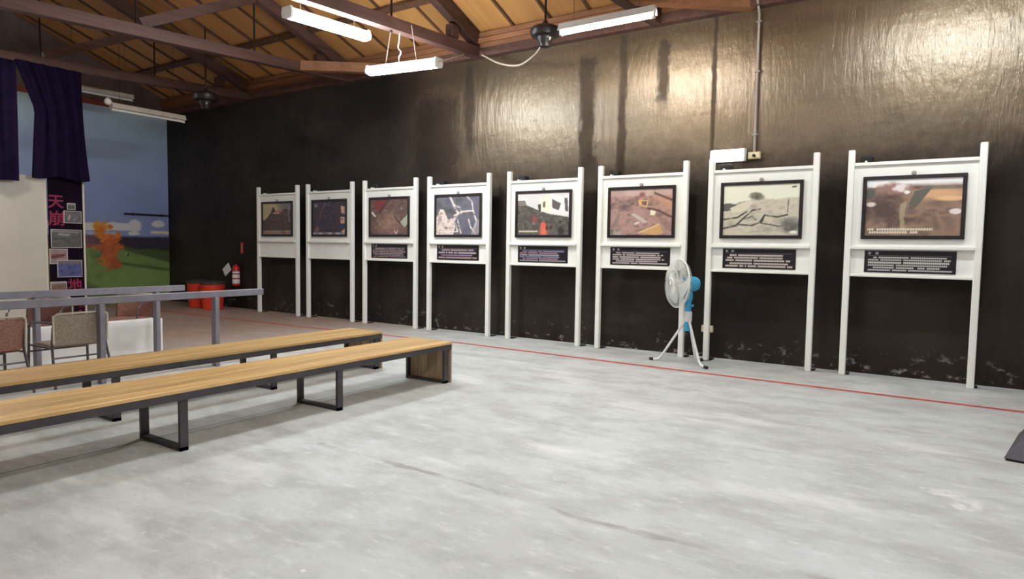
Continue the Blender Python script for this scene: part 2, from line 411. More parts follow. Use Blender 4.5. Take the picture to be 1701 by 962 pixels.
# ------------------------------------------------------------------ roof trusses
def tie_z(y): return 4.72 - .055*(9.2 - y) if y > YR else 4.72 - .055*(9.2 - YR)
def make_truss(X, label, brace):
    t = thing('roof_truss', label, 'roof truss', (X, 9.18, 4.72), 0, 'timber roof trusses')
    def Lc(p): return (p[0], p[1]-9.18, p[2]-4.72)
    ym = 2*YR - 9.18
    MB().beam(Lc((0, 9.18, tie_z(9.18)+.085)), Lc((0, YR, tie_z(YR)+.085)), .15, .17).obj('tie_beam', K['timber'], t)
    MB().beam(Lc((0, YR, tie_z(YR)+.085)), Lc((0, ym, 4.72+.085)), .15, .17).obj('tie_beam', K['timber'], t)
    for s in (1, -1):
        def my(y): return y if s > 0 else 2*YR - y
        MB().beam(Lc((0, my(9.10), roof_z(9.10)-.16)), Lc((0, YR, roof_z(YR)-.16)), .15, .2).obj('rafter', K['timber'], t)
        MB().beam(Lc((0, my(7.0), roof_z(7.0)-.26)), Lc((0, my(5.12), tie_z(5.12)+.2)), .11, .15).obj('strut', K['timber'], t)
        MB().beam(Lc((0, my(5.0), roof_z(5.0)-.26)), Lc((0, my(3.2), tie_z(3.2)+.2)), .11, .13).obj('strut', K['timber'], t)
        for y in (7.03, 5.07):
            zt = tie_z(y)
            MB().tube([Lc((0, my(y), zt-.02)), Lc((0, my(y), roof_z(y)-.2))], .016, 6).obj('tie_rod', K['rod'], t)
        MB().bbox(-.07, .07, my(8.42)-9.18-.09, my(8.42)-9.18+.09, .095+.05, .35, .008).obj('packing_block', K['timber'], t)
    MB().tube([Lc((0, YR, tie_z(YR)-.02)), Lc((0, YR, roof_z(YR)-.2))], .016, 6).obj('tie_rod', K['rod'], t)
    if brace:
        MB().beam(Lc((.03, 7.98, tie_z(8)+.10)), Lc((1.30, 9.17, 4.80)), .16, .17).obj('corner_brace', K['timber2'], t)
    return t
make_truss(-13.2, 'roof truss with the dark curtains hanging under its tie beam', False)
make_truss(-10.0, 'roof truss crossing the dark part of the black wall, with a slanting corner brace', True)
make_truss(-6.8, 'roof truss that carries the bluish-white fluorescent lamp along its tie beam', False)
make_truss(-3.6, 'roof truss meeting the black wall beside the reflector lamp, with an orange-lit corner brace', True)
# purlin under the battens
MB().beam((XB+.02, 8.13, roof_z(8.13)-.06), (XF, 8.13, roof_z(8.13)-.06), .13, .055, (0, .37, 1)).obj('purlin', K['batten'], ceiling)

# ------------------------------------------------------------------ lamps
def lamp_cover(name, a, b, label, mt, wires=None, cable=None, group='fluorescent lamps under the roof', w=.15, h=.11):
    """closed batten lamp from a to b (centres of its ends)"""
    a = Vector(a); b = Vector(b); Ln = (b-a).length; d = (b-a)
    t = thing(name, label, 'lamp', a, math.atan2(d.y, d.x), group)
    tilt = math.asin(d.z/Ln)
    def T(mb):
        Mx = Matrix.Rotation(-tilt, 4, 'Y'); mb.v = [tuple(Mx @ Vector(v)) for v in mb.v]; return mb
    T(MB().prism([(-w*.24, h*.5), (w*.24, h*.5), (w*.28, h*.32), (-w*.28, h*.32)], .0, Ln, 'x')).obj('housing', K['fixture'], t)
    T(MB().prism([(-w*.28, h*.32), (w*.28, h*.32), (w*.5, -h*.05), (w*.42, -h*.4), (w*.2, -h*.5), (-w*.2, -h*.5), (-w*.42, -h*.4), (-w*.5, -h*.05)], .02, Ln-.02, 'x')).obj('diffuser', mt, t)
    for x0, x1 in ((-.012, .02), (Ln-.02, Ln+.012)):
        T(MB().prism([(-w*.42, h*.52), (w*.42, h*.52), (w*.53, -h*.05), (w*.44, -h*.44), (w*.2, -h*.54), (-w*.2, -h*.54), (-w*.44, -h*.44), (-w*.53, -h*.05)], x0, x1, 'x')).obj('end_cap', K['fixture'], t)
    for (x, top) in (wires or []):
        MB().tube([(x, 0, h*.5 + math.sin(tilt)*x), (x+top[0], top[1], top[2])], .006, 5).obj('suspension_wire', K['cable'], t)
    return t
def lamp_reflector(name, a, Ln, rz, label, on=True, group='fluorescent lamps under the roof', wires=(), housing='fixture', extra=None):
    t = thing(name, label, 'lamp', a, rz, group)
    MB().prism([(-.035, .11), (.035, .11), (.075, .022), (.075, .016), (.066, .016), (.03, .08), (-.03, .08), (-.066, .016), (-.075, .016), (-.075, .022)], 0, Ln, 'x').obj('reflector', K[housing], t)
    MB().tube([(.03, 0, -.005), (Ln-.03, 0, -.005)], .024, 10).obj('tube', K['cover_warm'] if on else K['paper'], t, True)
    for x in (.005, Ln-.035): MB().box(x, x+.03, -.025, .025, -.034, .085).obj('lamp_holder', K[housing], t)
    for (x, top) in wires: MB().tube([(x, 0, .105), (x+top[0], top[1], top[2]-.004)], .003, 5).obj('suspension_wire', K['rod'], t)
    return t
lamp_cover('fluorescent_lamp', (-6.93, 5.34, 4.37), (-6.93, 6.66, 4.44), 'bright bluish-white fluorescent lamp fixed along a truss tie beam', K['cover'], w=.19, h=.13,
           wires=[(.2, (0, 0, .2)), (1.1, (0, 0, .22))])
l2 = lamp_cover('fluorescent_lamp', (-7.41, 7.2, 4.147), (-6.06, 7.2, 4.081), 'lit fluorescent lamp hanging on two slanting wires below the truss timbers', K['cover'], w=.17, h=.13,
           wires=[(.33, (.10, 0, .52)), (.94, (-.10, 0, .54))])
MB().tube(smooth([(.6, 0, .03), (.59, .01, .12), (.63, .01, .19), (.58, .0, .26), (.6, 0, .36), (.61, 0, .5)], 4), .011, 6).obj('power_cord', K['paper'], l2)
MB().tube(smooth([(1.345, 0, -.05), (1.385, .03, -.035), (1.2, .45, .12), (.63, 1.5, .53)]), .010, 6).obj('power_cord', K['cable'], l2)
l3 = lamp_reflector('reflector_lamp', (-4.28, 7.5, 4.275), 1.29, .0, 'lit fluorescent lamp under a white reflector beside the dark ceiling fan',
               wires=[(.2, (0, 0, roof_z(7.5)-4.275)), (1.09, (0, 0, roof_z(7.5)-4.275))])
l4 = lamp_reflector('reflector_lamp', (-12.6, 5.92, 3.885), 1.36, PI/2-.0, 'unlit dusty fluorescent lamp hanging in front of the painted sky', on=False, housing='fixture_old',
               wires=[(.15, (0, 0, roof_z(6.07)-3.915)), (1.15, (0, 0, roof_z(7.07)-3.915))])
lamp_reflector('reflector_lamp', (-14.6, 6.0, 4.52), 1.3, PI/2, 'unlit fluorescent lamp half hidden behind the dark purple curtain', on=False, housing='fixture_old',
               wires=[(.15, (0, 0, roof_z(6.15)-4.52)), (1.15, (0, 0, roof_z(7.15)-4.52))])
MB().lathe([(.012, .13), (.025, .12), (.05, .09), (.06, .055), (.05, .02), (.02, 0), (.004, -.003)], 14, (-.05, 0, .06)).obj('globe_bulb', K['paper'], l4, True)
MB().beam((.04, 0, .10), (-.05, 0, .185), .012, .008).obj('bulb_arm', K['fixture_old'], l4)
# the same lamps go on over the rest of the hall
for i, (p, q, tx) in enumerate((((-.65, 7.5, 4.4), (.65, 7.5, 4.4), 'beyond the last display board'), ((-3.6, 3.2, 4.2), (-3.6, 4.45, 4.2), 'over the open floor beside the benches'),
                            ((-.4, 3.0, 4.2), (-.4, 4.25, 4.2), 'over the open floor by the dark plinth'),
                            ((-.4, -.6, 4.2), (-.4, .65, 4.2), 'over the near end of the hall'))):
    lamp_cover('fluorescent_lamp', p, q, 'lit fluorescent lamp hanging ' + tx, K['cover'], w=.17, h=.12,
               wires=[(k, (0, 0, roof_z(p[1]+k*(q[1] > p[1]))-p[2]-.035)) for k in (.25, 1.)])

for (px, py, pz, tx) in ((-12., 2.2, 4.2, 'over the floor before the white panel'), (-14.9, 2.4, 4.4, 'behind the white panel before the mural')):  # unseen lamps added to brighten the white panel, far floor and mural
    lamp_reflector('reflector_lamp', (px, py, pz), 1.25, PI/2, 'added out-of-view fluorescent lamp under a reflector hanging ' + tx, wires=[(.2, (0, 0, roof_z(py+.2)-pz)), (1.05, (0, 0, roof_z(py+1.05)-pz))])

# emergency lamp, outlet boxes, conduit on the black wall
e = thing('emergency_lamp', 'small lit white box lamp on the black wall above a display board', 'lamp', (-2.54, W, 2.72))
MB().bbox(-.235, .235, -.045, -.001, 0, .17, .006).obj('housing', K['fixture'], e)
MB().bbox(-.228, .215, -.11, -.045, .008, .162, .012).obj('diffuser', K['emerg'], e)
MB().bbox(.215, .235, -.11, -.045, .004, .166, .004).obj('end_cap', K['fixture'], e)
MB().tube([(.19, -.02, 0), (.2, -.015, -.2), (.17, -.012, -.4)], .005, 5).obj('power_cord', K['rubber'], e)
def outlet(X, z, label):
    t = thing('outlet_box', label, 'outlet', (X, W, z))
    MB().bbox(-.08, .08, -.05, -.001, -.045, .05, .006).obj('box', K['socket'], t)
    MB().bbox(-.07, .07, -.056, -.05, -.036, .04, .003).obj('cover_plate', K['socket'], t)
    MB().lathe([(.02, 0), (.02, .03), (.012, .036)], 12, (.005, -.056, -.002), (0, -1, 0)).obj('plug', K['rubber'], t, True)
    return t
outlet(-2.2, 2.785, 'ivory outlet box at the lower end of the grey conduit')
outlet(-2.75, .40, 'ivory outlet box low on the black wall behind the standing fan')
cd = thing('conduit_pipe', 'grey conduit pipe running up the black wall to the roof', 'pipe', (-2.2, W-.03, 2.835))
MB().tube([(0, 0, 0), (.0, 0, 1.8), (0, -.22, 2.05), (0, -.3, 2.36)], .017, 10).obj('pipe', K['conduit'], cd, True)
for z in (.22, 1.05, 1.7): MB().bbox(-.035, .035, -.024, .028, z, z+.022, .003).obj('clamp', K['conduit'], cd)

# ceiling fans
def ceiling_fan(loc, top, label, s=1.):
    t = thing('ceiling_fan', label, 'ceiling fan', loc, 0, 'dark ceiling fans')
    MB().tube([(0, 0, .12*s), (0, 0, top-loc[2])], .016, 8).obj('down_rod', K['fandark'], t)
    MB().lathe([(.03, .20*s), (.05, .15*s), (.05, .12*s), (.17*s, .115*s), (.205*s, .085*s), (.21*s, .03*s), (.19*s, -.01*s), (.12*s, -.025*s)], 24).obj('motor', K['fandark'], t, True)
    MB().lathe([(.115*s, -.02*s), (.11*s, -.06*s), (.085*s, -.10*s), (.075*s, -.15*s), (.04*s, -.165*s)], 20).obj('switch_cup', K['fandark'], t, True)
    MB().lathe([(.012, 0), (.012, .05), (.008, .06)], 8, (.10*s, -.05, -.08*s), (.6, -.7, .2)).obj('pull_switch', K['fixture'], t)
    return t
cf = ceiling_fan((-4.74, 7.9, 4.428), roof_z(7.9)-.03, 'dark ceiling fan motor on a rod beside the reflector lamp')
MB().tube(smooth([(-.06, .02, -.10), (-.3, .2, -.17), (-.8, .55, -.16), (-1.4, .9, .04), (-1.9, 1.12, .3)]), .013, 6).obj('power_cord', K['cable'], cf, True)
ceiling_fan((-12.3, 7.55, 4.32), roof_z(7.55)-.03, 'dark ceiling fan motor near the painted mural wall', 1.15)

# ------------------------------------------------------------------ printed pictures (drawn from code, carried on the mesh)
def lin(c):
    c = np.asarray(c, float)/255.
    return np.where(c <= .04045, c/12.92, ((c+.055)/1.055)**2.4)
class Pic:
    def __init__(s, nx, ny, col, seed=1, aspect=1.4):
        s.nx, s.ny = nx, ny; s.U, s.V = np.meshgrid(np.linspace(0, 1, nx), np.linspace(0, 1, ny)); s.A = np.zeros((ny, nx, 3)) + np.array(col, float)
        s.rs = np.random.RandomState(seed); s.asp = aspect
    def noise(s, fx, fy=None, oct=4):
        fy = fy or fx; out = np.zeros_like(s.U); amp = 1.; tot = 0
        for o in range(oct):
            gx, gy = int(fx*2**o)+2, int(fy*2**o)+2
            G = s.rs.rand(gy+1, gx+1); x = s.U*(gx-1); y = s.V*(gy-1); i = x.astype(int); j = y.astype(int)
            a = x-i; b = y-j; a = a*a*(3-2*a); b = b*b*(3-2*b)
            out += amp*((G[j, i]*(1-a)+G[j, i+1]*a)*(1-b) + (G[j+1, i]*(1-a)+G[j+1, i+1]*a)*b); tot += amp; amp *= .55
        return out/tot
    def put(s, mask, col):
        k = np.clip(mask, 0, 1)[..., None]; s.A = s.A*(1-k) + np.array(col, float)*k
    def mottle(s, mask, cols, f=6, fy=None, k=.45):
        n = s.noise(f, fy); n = (n-n.min())/(n.max()-n.min()+1e-9); m_ = len(cols)-1
        t = np.clip((n-.5)/k*.5+.5, 0, 1)*m_; i = np.minimum(t.astype(int), m_-1); fr = (t-i)[..., None]
        cc = np.array(cols, float); s_ = cc[i]*(1-fr)+cc[i+1]*fr; kk = np.clip(mask, 0, 1)[..., None]; s.A = s.A*(1-kk)+s_*kk
    def poly(s, pts):
        ins = np.zeros_like(s.U, bool); n = len(pts)
        for i in range(n):
            x0, y0 = pts[i]; x1, y1 = pts[(i+1) % n]
            if y0 == y1: continue
            c = ((y0 > s.V) != (y1 > s.V)) & (s.U < (x1-x0)*(s.V-y0)/(y1-y0)+x0); ins ^= c
        return ins.astype(float)
    def stroke(s, pts, w):
        m_ = np.zeros_like(s.U)
        for (x0, y0), (x1, y1) in zip(pts[:-1], pts[1:]):
            dx, dy = (x1-x0)*s.asp, y1-y0; L2 = dx*dx+dy*dy+1e-9
            t = np.clip(((s.U-x0)*s.asp*dx+(s.V-y0)*dy)/L2, 0, 1)
            d = np.hypot((s.U-x0)*s.asp-t*dx, s.V-y0-t*dy); m_ = np.maximum(m_, np.clip(1.5-d/w, 0, 1))
        return m_
    def blob(s, x, y, rx, ry, soft=.3, rough=0., fq=9):
        d = np.hypot((s.U-x)/rx, (s.V-y)/ry)
        if rough: d = d + (s.noise(fq)-.5)*rough
        return np.clip((1-d)/soft+.5, 0, 1)
    def text(s, x0, x1, y0, y1, col, seed=0, full=.9):
        m_ = (s.U > x0) & (s.U < x1) & (s.V > y0) & (s.V < y1); r = np.random.RandomState(seed).rand(400)
        cell = ((s.U)*s.nx/3.).astype(int); s.put(m_*(r[cell % 400] < full)*np.where((np.arange(s.nx) % 3 == 2)[None, :], .35, 1.), col)
    def mesh(s, name, w, h, gain=1.15, sat=1.):
        """upright sheet in local x-z, front to -y"""
        X = (s.U-.5)*w; Z = s.V*h
        vs = np.stack([X, np.zeros_like(X), Z], -1).reshape(-1, 3)
        i, j = np.meshgrid(np.arange(s.nx-1), np.arange(s.ny-1)); a = (j*s.nx+i).ravel()
        fs = np.stack([a, a+1, a+s.nx+1, a+s.nx], 1)
        m = bpy.data.meshes.new(name); m.from_pydata(vs.tolist(), [], fs.tolist())
        ca = m.color_attributes.new('print', 'FLOAT_COLOR', 'POINT'); L_ = np.ones((s.nx*s.ny, 4)); L_[:, :3] = np.minimum(lin(np.clip(s.A, 0, 255)).reshape(-1, 3)*gain, .85)
        gr = L_[:, :3].mean(1, keepdims=True); L_[:, :3] = gr + (L_[:, :3]-gr)*sat
        ca.data.foreach_set('color', L_.ravel()); m.materials.append(K['prt']); return m
NX, NY = 110, 78
def pic1():
    p = Pic(NX, NY, (150, 140, 105), 1); p.mottle(p.U < 2, [(165, 150, 105), (185, 170, 120)], 3); p.put(np.clip((p.U-.45)*4, 0, 1), (112, 108, 102))
    p.put(p.poly([(.25, .6), (.37, .9), (.5, .68), (.6, .6)]), (62, 44, 50))
    h = p.poly([(0, .45), (.12, .5), (.28, .7), (.4, .72), (.5, .66), (.7, .8), (.85, .82), (1, .75), (1, 0), (0, 0)])
    p.mottle(h, [(58, 44, 44), (92, 68, 62), (74, 58, 56), (112, 86, 76)], 9, 7); p.put(p.stroke([(.4, .7), (.55, .74), (.7, .75)], .025), (190, 92, 68)); p.put(p.stroke([(.38, .67), (.62, .68)], .012), (200, 170, 150))
    p.mottle(p.V < .14, [(120, 92, 80), (160, 128, 108), (90, 70, 66)], 8, 3); p.put(p.stroke([(.93, .85), (.9, .6), (.95, .4)], .012), (165, 150, 150)); return p
def pic2():
    p = Pic(NX, NY, (60, 48, 62), 2); p.mottle(p.U < 2, [(44, 36, 48), (74, 60, 70), (56, 46, 60), (92, 74, 82)], 8, 8)
    p.put(p.stroke([(.38, .95), (.28, .7), (.22, .48)], .018)*.8, (150, 98, 74)); p.put(p.stroke([(.36, .9), (.55, .88)], .01)*.6, (150, 120, 120)); p.put(p.blob(.12, .15, .07, .1, .6, .6)*.7, (150, 104, 84))
    p.put(p.blob(.1, .88, .05, .06, .8, .5)*.7, (150, 140, 150))
    for q in ([(.86, .85), (1, .83), (1, .6), (.88, .65)], [(.86, .52), (1, .52), (1, .34), (.86, .33)], [(.9, .12), (1, .2), (1, 0), (.85, .0)]): p.put(p.poly(q), (196, 146, 116))
    p.put(p.poly([(.88, .48), (.92, .48), (.92, .43), (.88, .43)]), (40, 26, 30)); p.mottle(p.V < .07, [(90, 76, 84), (190, 180, 180)], 12, 2); p.put(p.blob(.9, .25, .1, .08, .5, .6), (48, 62, 92)); return p
def pic3():
    p = Pic(NX, NY, (90, 70, 66), 3); p.mottle(p.U < 2, [(62, 48, 48), (118, 86, 76), (84, 66, 62), (150, 116, 100)], 11, 9)
    p.mottle(p.blob(.5, .3, .3, .3, .8, .6)*.7, [(120, 82, 72), (184, 140, 118)], 16, 14)
    p.put(p.poly([(.08, .95), (.46, 1), (.25, .62), (.14, .72)]), (124, 42, 44)); p.put(p.stroke([(.5, 1), (.24, .6)], .02), (56, 44, 46)); p.put(p.poly([(.8, .35), (1, .58), (1, .32), (.92, .2)]), (158, 164, 142))
    p.put(p.poly([(.02, .62), (.06, .66), (.16, .52), (.12, .5)]), (200, 188, 180)); p.put(p.stroke([(.66, .5), (.8, .32)], .02), (70, 54, 54)); p.put(p.stroke([(.65, .1), (.7, .03), (.73, .12)], .015), (210, 190, 160)); return p
def pic4():
    p = Pic(NX, NY, (88, 86, 96), 4); p.mottle(p.U < 2, [(72, 74, 78), (104, 102, 112), (86, 84, 104)], 5, 5); p.put(np.clip(p.U-.55, 0, 1)*.8, (92, 84, 120))
    for l, w in (([(.32, 1), (.42, .75), (.52, .55), (.42, .4), (.5, .1)], .03), ([(.42, .5), (.6, .6), (.85, .62), (.82, .85), (.7, 1)], .02), ([(.85, .62), (.93, .35), (.85, .1)], .025), ([(.4, .8), (.55, .7), (.6, .55)], .02), ([(.5, .4), (.58, .05)], .02), ([(.75, .4), (.8, .2), (.9, .05)], .02)):
        p.put(p.stroke(l, w)*np.clip(p.noise(14)*2.2-.35, 0, 1), (222, 206, 196))
    h = p.poly([(0, .45), (.1, .68), (.18, .66), (.28, .4), (.4, .45), (.45, .2), (.4, 0), (0, 0)]); p.mottle(h, [(128, 108, 104), (226, 206, 194), (186, 164, 154)], 12, 10)
    p.put(p.poly([(.8, .0), (.9, .35), (1, .4), (1, .1), (.95, 0)])*.7, (160, 148, 148)); p.text(.04, .5, .065, .1, (226, 218, 200), 5, .95); return p
def pic5():
    p = Pic(NX, NY, (206, 200, 198), 5); h = p.poly([(0, .82), (.15, .82), (.18, .72), (.4, .6), (.62, .5), (1, .42), (1, 0), (0, 0)])
    p.mottle(h, [(52, 48, 44), (104, 96, 88), (74, 68, 64), (130, 118, 106)], 11, 9); p.put(p.poly([(0, .82), (.14, .8), (.18, .7), (0, .72)]), (126, 112, 102))
    p.put(p.poly([(.42, .82), (.66, 1), (.66, .52), (.46, .56)]), (238, 228, 190)); p.put(p.poly([(.66, 1), (.9, .88), (1, .95), (1, .45), (.66, .52)]), (216, 212, 212))
    p.put(p.poly([(.67, .85), (.84, .74), (.8, .58), (.68, .64)]), (92, 82, 84)); p.put(p.poly([(.5, .78), (.55, .8), (.55, .66), (.5, .65)]), (110, 92, 72)); p.put(p.poly([(.4, .72), (.46, .74), (.46, .55), (.42, .57)]), (78, 62, 56)); p.put(p.poly([(.9, .86), (.96, .86), (.98, .55), (.92, .56)]), (96, 84, 86))
    p.put(p.blob(.34, .38, .05, .07, .6, .8), (140, 62, 58)); p.put(p.stroke([(.52, .0), (.52, .14)], .09), (236, 92, 54)); p.put(p.blob(.51, .24, .05, .08, .4, .3), (226, 74, 48)); p.put(p.blob(.58, .17, .025, .05, .5), (84, 40, 40)); p.put(p.blob(.85, .1, .06, .1, .5, .5), (58, 50, 48))
    p.text(.03, .42, .07, .11, (206, 196, 160), 6, .95); return p
def pic6():
    p = Pic(NX, NY, (150, 112, 104), 6); p.mottle(p.U < 2, [(104, 78, 76), (170, 130, 118), (134, 102, 98)], 8, 8); p.put(np.clip((p.U+p.V-1.35)*3, 0, .8), (190, 134, 100))
    p.mottle(p.V > .85, [(160, 130, 120), (188, 156, 146)], 10, 3); p.mottle(p.blob(.22, .65, .25, .12, .6, .7), [(92, 70, 70), (176, 138, 124)], 16, 12)
    p.put(p.poly([(.46, .76), (.62, .75), (.6, .6), (.47, .66)]), (206, 160, 84)); p.put(p.poly([(.51, .74), (.6, .73), (.59, .64), (.52, .66)]), (112, 84, 74)); p.put(p.poly([(.34, .46), (.4, .48), (.62, .3), (.55, .26)]), (178, 166, 158))
    p.put(p.poly([(.66, .55), (.74, .55), (.73, .43), (.66, .44)]), (226, 208, 170)); p.put(p.poly([(.48, .06), (.8, .24), (.86, .05), (.75, .0)]), (198, 146, 82)); p.put(p.stroke([(.48, .06), (.8, .24)], .012), (226, 186, 110))
    for l in ([(.72, .9), (1, .74)], [(.78, .53), (1, .38)], [(.62, .58), (.78, .53)]): p.put(p.stroke(l, .02), (88, 62, 56))
    for k in range(6): p.put(p.stroke([(.74+.03*k, .45-.02*k), (.92+.02*k, .12)], .004), (112, 84, 72))
    p.put(p.stroke([(.06, .2), (.15, .45)], .03)*.7, (112, 106, 104)); p.put(p.stroke([(.42, .25), (.47, .28)], .025), (206, 190, 182)); p.put(p.blob(.52, .87, .05, .06, .5, .6), (136, 78, 72)); p.mottle((p.V < .13)*(p.U < .2), [(74, 64, 60), (190, 176, 160)], 12, 4); return p
def pic7():
    p = Pic(NX, NY, (232, 226, 196), 7); h = p.poly([(0, .62), (.1, .6), (.22, .66), (.4, .71), (.55, .72), (.7, .7), (.85, .73), (1, .74), (1, 0), (0, 0)])
    p.mottle(h, [(150, 144, 126), (196, 188, 164), (172, 164, 144)], 6, 8); p.put(p.poly([(.0, .63), (.08, .65), (.2, .6), (.12, .5), (0, .48)]), (92, 90, 84)); p.mottle(p.blob(.45, .77, .1, .07, .5, .9), [(84, 80, 72), (150, 144, 126)], 14, 10)
    p.put(p.poly([(.1, .55), (.35, .7), (.42, .66), (.3, .5), (.12, .44)]), (206, 198, 172))
    for l, w in (([(0, .14), (.18, .2), (.28, .34), (.4, .5), (.5, .52)], .014), ([(0, .32), (.2, .36), (.32, .47)], .014), ([(.22, .22), (.4, .2), (.5, .26), (.56, .4), (.72, .36), (.85, .4)], .014), ([(.52, .24), (.62, .22), (.75, .18), (.9, .22)], .01), ([(.56, .4), (.52, .25)], .014), ([(.86, .7), (.85, .45)], .007), ([(.3, .33), (.4, .38), (.45, .3)], .008)):
        p.put(p.stroke(l, w)*np.clip(p.noise(16)*2.4-.25, 0, 1), (44, 42, 40))
    p.mottle(p.blob(.88, .2, .14, .14, .7, .8)*.9, [(62, 62, 60), (140, 136, 124)], 12, 10); p.put(p.blob(.93, .07, .05, .03, .5, .4), (236, 230, 210)); p.put(p.poly([(.89, .94), (.95, .95), (.95, .92), (.89, .91)]), (40, 36, 34)); return p
def pic8():
    p = Pic(NX, NY, (120, 92, 76), 8); p.mottle(p.U < 2, [(92, 70, 60), (150, 116, 92), (118, 92, 78)], 7, 6); p.put(np.clip((p.V-.86+.03*p.noise(6))*12, 0, 1), (238, 236, 234))
    p.put(p.blob(.28, .82, .16, .09, .8, 1.6), (150, 108, 100)); p.put(p.blob(.37, .84, .07, .07, .7, 1.4, 16), (222, 206, 206)); p.put(p.blob(.44, .76, .03, .03, .5), (238, 234, 234)); p.put(p.blob(.78, .72, .26, .1, .7, .5), (206, 152, 104)); p.put(p.blob(.9, .64, .16, .04, .6, .3), (226, 172, 112))
    p.put(p.blob(.22, .42, .2, .24, 1., 1.8)*.8, (70, 54, 50)); p.put(p.poly([(.46, .55), (.52, .78), (.7, .84), (.62, .66), (.54, .5)]), (92, 90, 80)); p.put(p.poly([(.37, .55), (.44, .62), (.42, .3), (.44, .1), (.38, .1)])*.8, (168, 146, 112)); p.put(p.blob(.94, .42, .06, .05, .4, .4), (220, 206, 200)); p.put(p.blob(.06, .56, .05, .04, .5, .6), (206, 192, 172)); p.put(p.blob(.06, .9, .05, .05, .4, .2), (244, 242, 240))
    p.put(p.blob(.05, .76, .05, .1, .6, .5), (84, 84, 78)); p.put(np.clip((p.V > .8)*(p.U > .6)*(p.V < .87), 0, 1)*p.noise(9)*1.2, (92, 100, 96)); p.text(.03, .72, .10, .135, (214, 206, 176), 7, .96); p.text(.03, .58, .045, .085, (214, 206, 176), 8, .96); return p
def caption(seed, rows, tint, head=True):
    p = Pic(150, 44, (24, 20, 28), seed, 3.5)
    if head:
        p.text(.03, .065, .86, .96, (190, 186, 186), seed, 1); p.text(.115, .15, .86, .96, (190, 186, 186), seed, 1)
    p.put((np.abs(p.V-.79) < .012)*(p.U > .03)*(p.U < .96)*.7, (150, 142, 146))
    step = .72/rows; r = np.random.RandomState(seed)
    for k in range(rows):
        y1 = .73-k*step; p.text(.09 if k in (0, rows-2) else .03, r.uniform(.8, .97) if k != rows-1 else .97, y1-step*.62, y1, tint[k % len(tint)], seed+k, r.uniform(.86, .95))
    return p

# ------------------------------------------------------------------ display boards along the black wall
PW, PH = 1.03, .742
boards = [
 (-11.945, pic1, None, 'white display board nearest the red bins, with an empty lower panel', 'framed photo of a collapsed tiled roof below a yellowish sky'),
 (-10.310, pic2, None, 'white display board with an empty lower panel beside a captioned board', 'framed dark photo of rubble with pink wall pieces at its edge'),
 (-8.665, pic3, (3, 6, [(176, 160, 158), (158, 146, 158), (170, 138, 134)]), 'white display board with the caption under a photo of a red roof in debris', 'framed photo of brown debris with a dark red roof corner'),
 (-7.040, pic4, (4, 4, [(176, 150, 150), (186, 176, 190), (160, 130, 160)]), 'white display board with the short caption under a grey aerial photo', 'framed grey-violet aerial photo with pale branching cracks'),
 (-5.330, pic5, (5, 6, [(150, 150, 190), (186, 140, 140), (170, 166, 176)]), 'white display board with the caption under a photo of orange-clad rescuers', 'framed photo of orange-clad rescuers below a tilted white house'),
 (-3.690, pic6, (6, 6, [(196, 186, 182), (206, 196, 190)]), 'white display board partly covered by the standing fan', 'framed pinkish-brown photo of splintered furniture and timber'),
 (-2.035, pic7, (7, 5, [(206, 196, 186), (196, 186, 180)]), 'white display board below the small lit emergency lamp', 'framed sepia photo of cracked and heaved ground'),
 (-.345, pic8, (8, 6, [(206, 204, 196), (196, 194, 190)]), 'white display board nearest the dark plinth, last along the black wall', 'framed photo of a brown landslide under a white sky'),
]
def board_parts():
    t = bpy.data.objects.new('display_board', None); C.objects.link(t)
    for sx in (-.65, .65):
        p = MB().bbox(sx-.036, sx+.036, -.036, .036, 0, 2.74, .008).obj('post', K['white'], t)
        MB().bbox(sx-.03, sx+.07, .037, .17, 0, .014, .003).obj('foot_plate', K['rubber'], t)
    MB().bbox(-.613, .613, -.03, .03, 2.545, 2.585, .004).obj('top_rail', K['white'], t)
    MB().bbox(-.613, .613, -.004, .012, 1.585, 2.545, .002).obj('panel', K['white'], t)
    MB().bbox(-.613, .613, -.06, .03, 1.55, 1.585, .004).obj('ledge', K['white'], t)
    MB().bbox(-.613, .613, -.004, .012, 1.25, 1.55, .002).obj('apron', K['white'], t)
    MB().bbox(-.613, .613, -.03, .03, 1.22, 1.25, .004).obj('bottom_rail', K['white'], t)
    MB().lathe([(.026, 0), (.026, .02), (.018, .028)], 14, (.0, -.004, 2.437), (0, -1, 0)).obj('hook', K['conduit'], t, True)
    br = MB(); br.tube([(-.5, .012, 2.60), (-.5, .26, 2.60)], .012, 6); br.obj('wall_bracket', K['white'], t)
    MB().bbox(-.57, -.43, .10, .25, 2.575, 2.68, .02).obj('clamp', K['rubber'], t)
    return t
proto = board_parts()
for i, (X, pf, cap, bl, pl) in enumerate(boards):
    t = proto if i == 0 else copy_tree(proto)
    yb = 8.93; t.location = (X, yb, 0); tag(t, bl, 'display board', 'white display boards along the black wall')
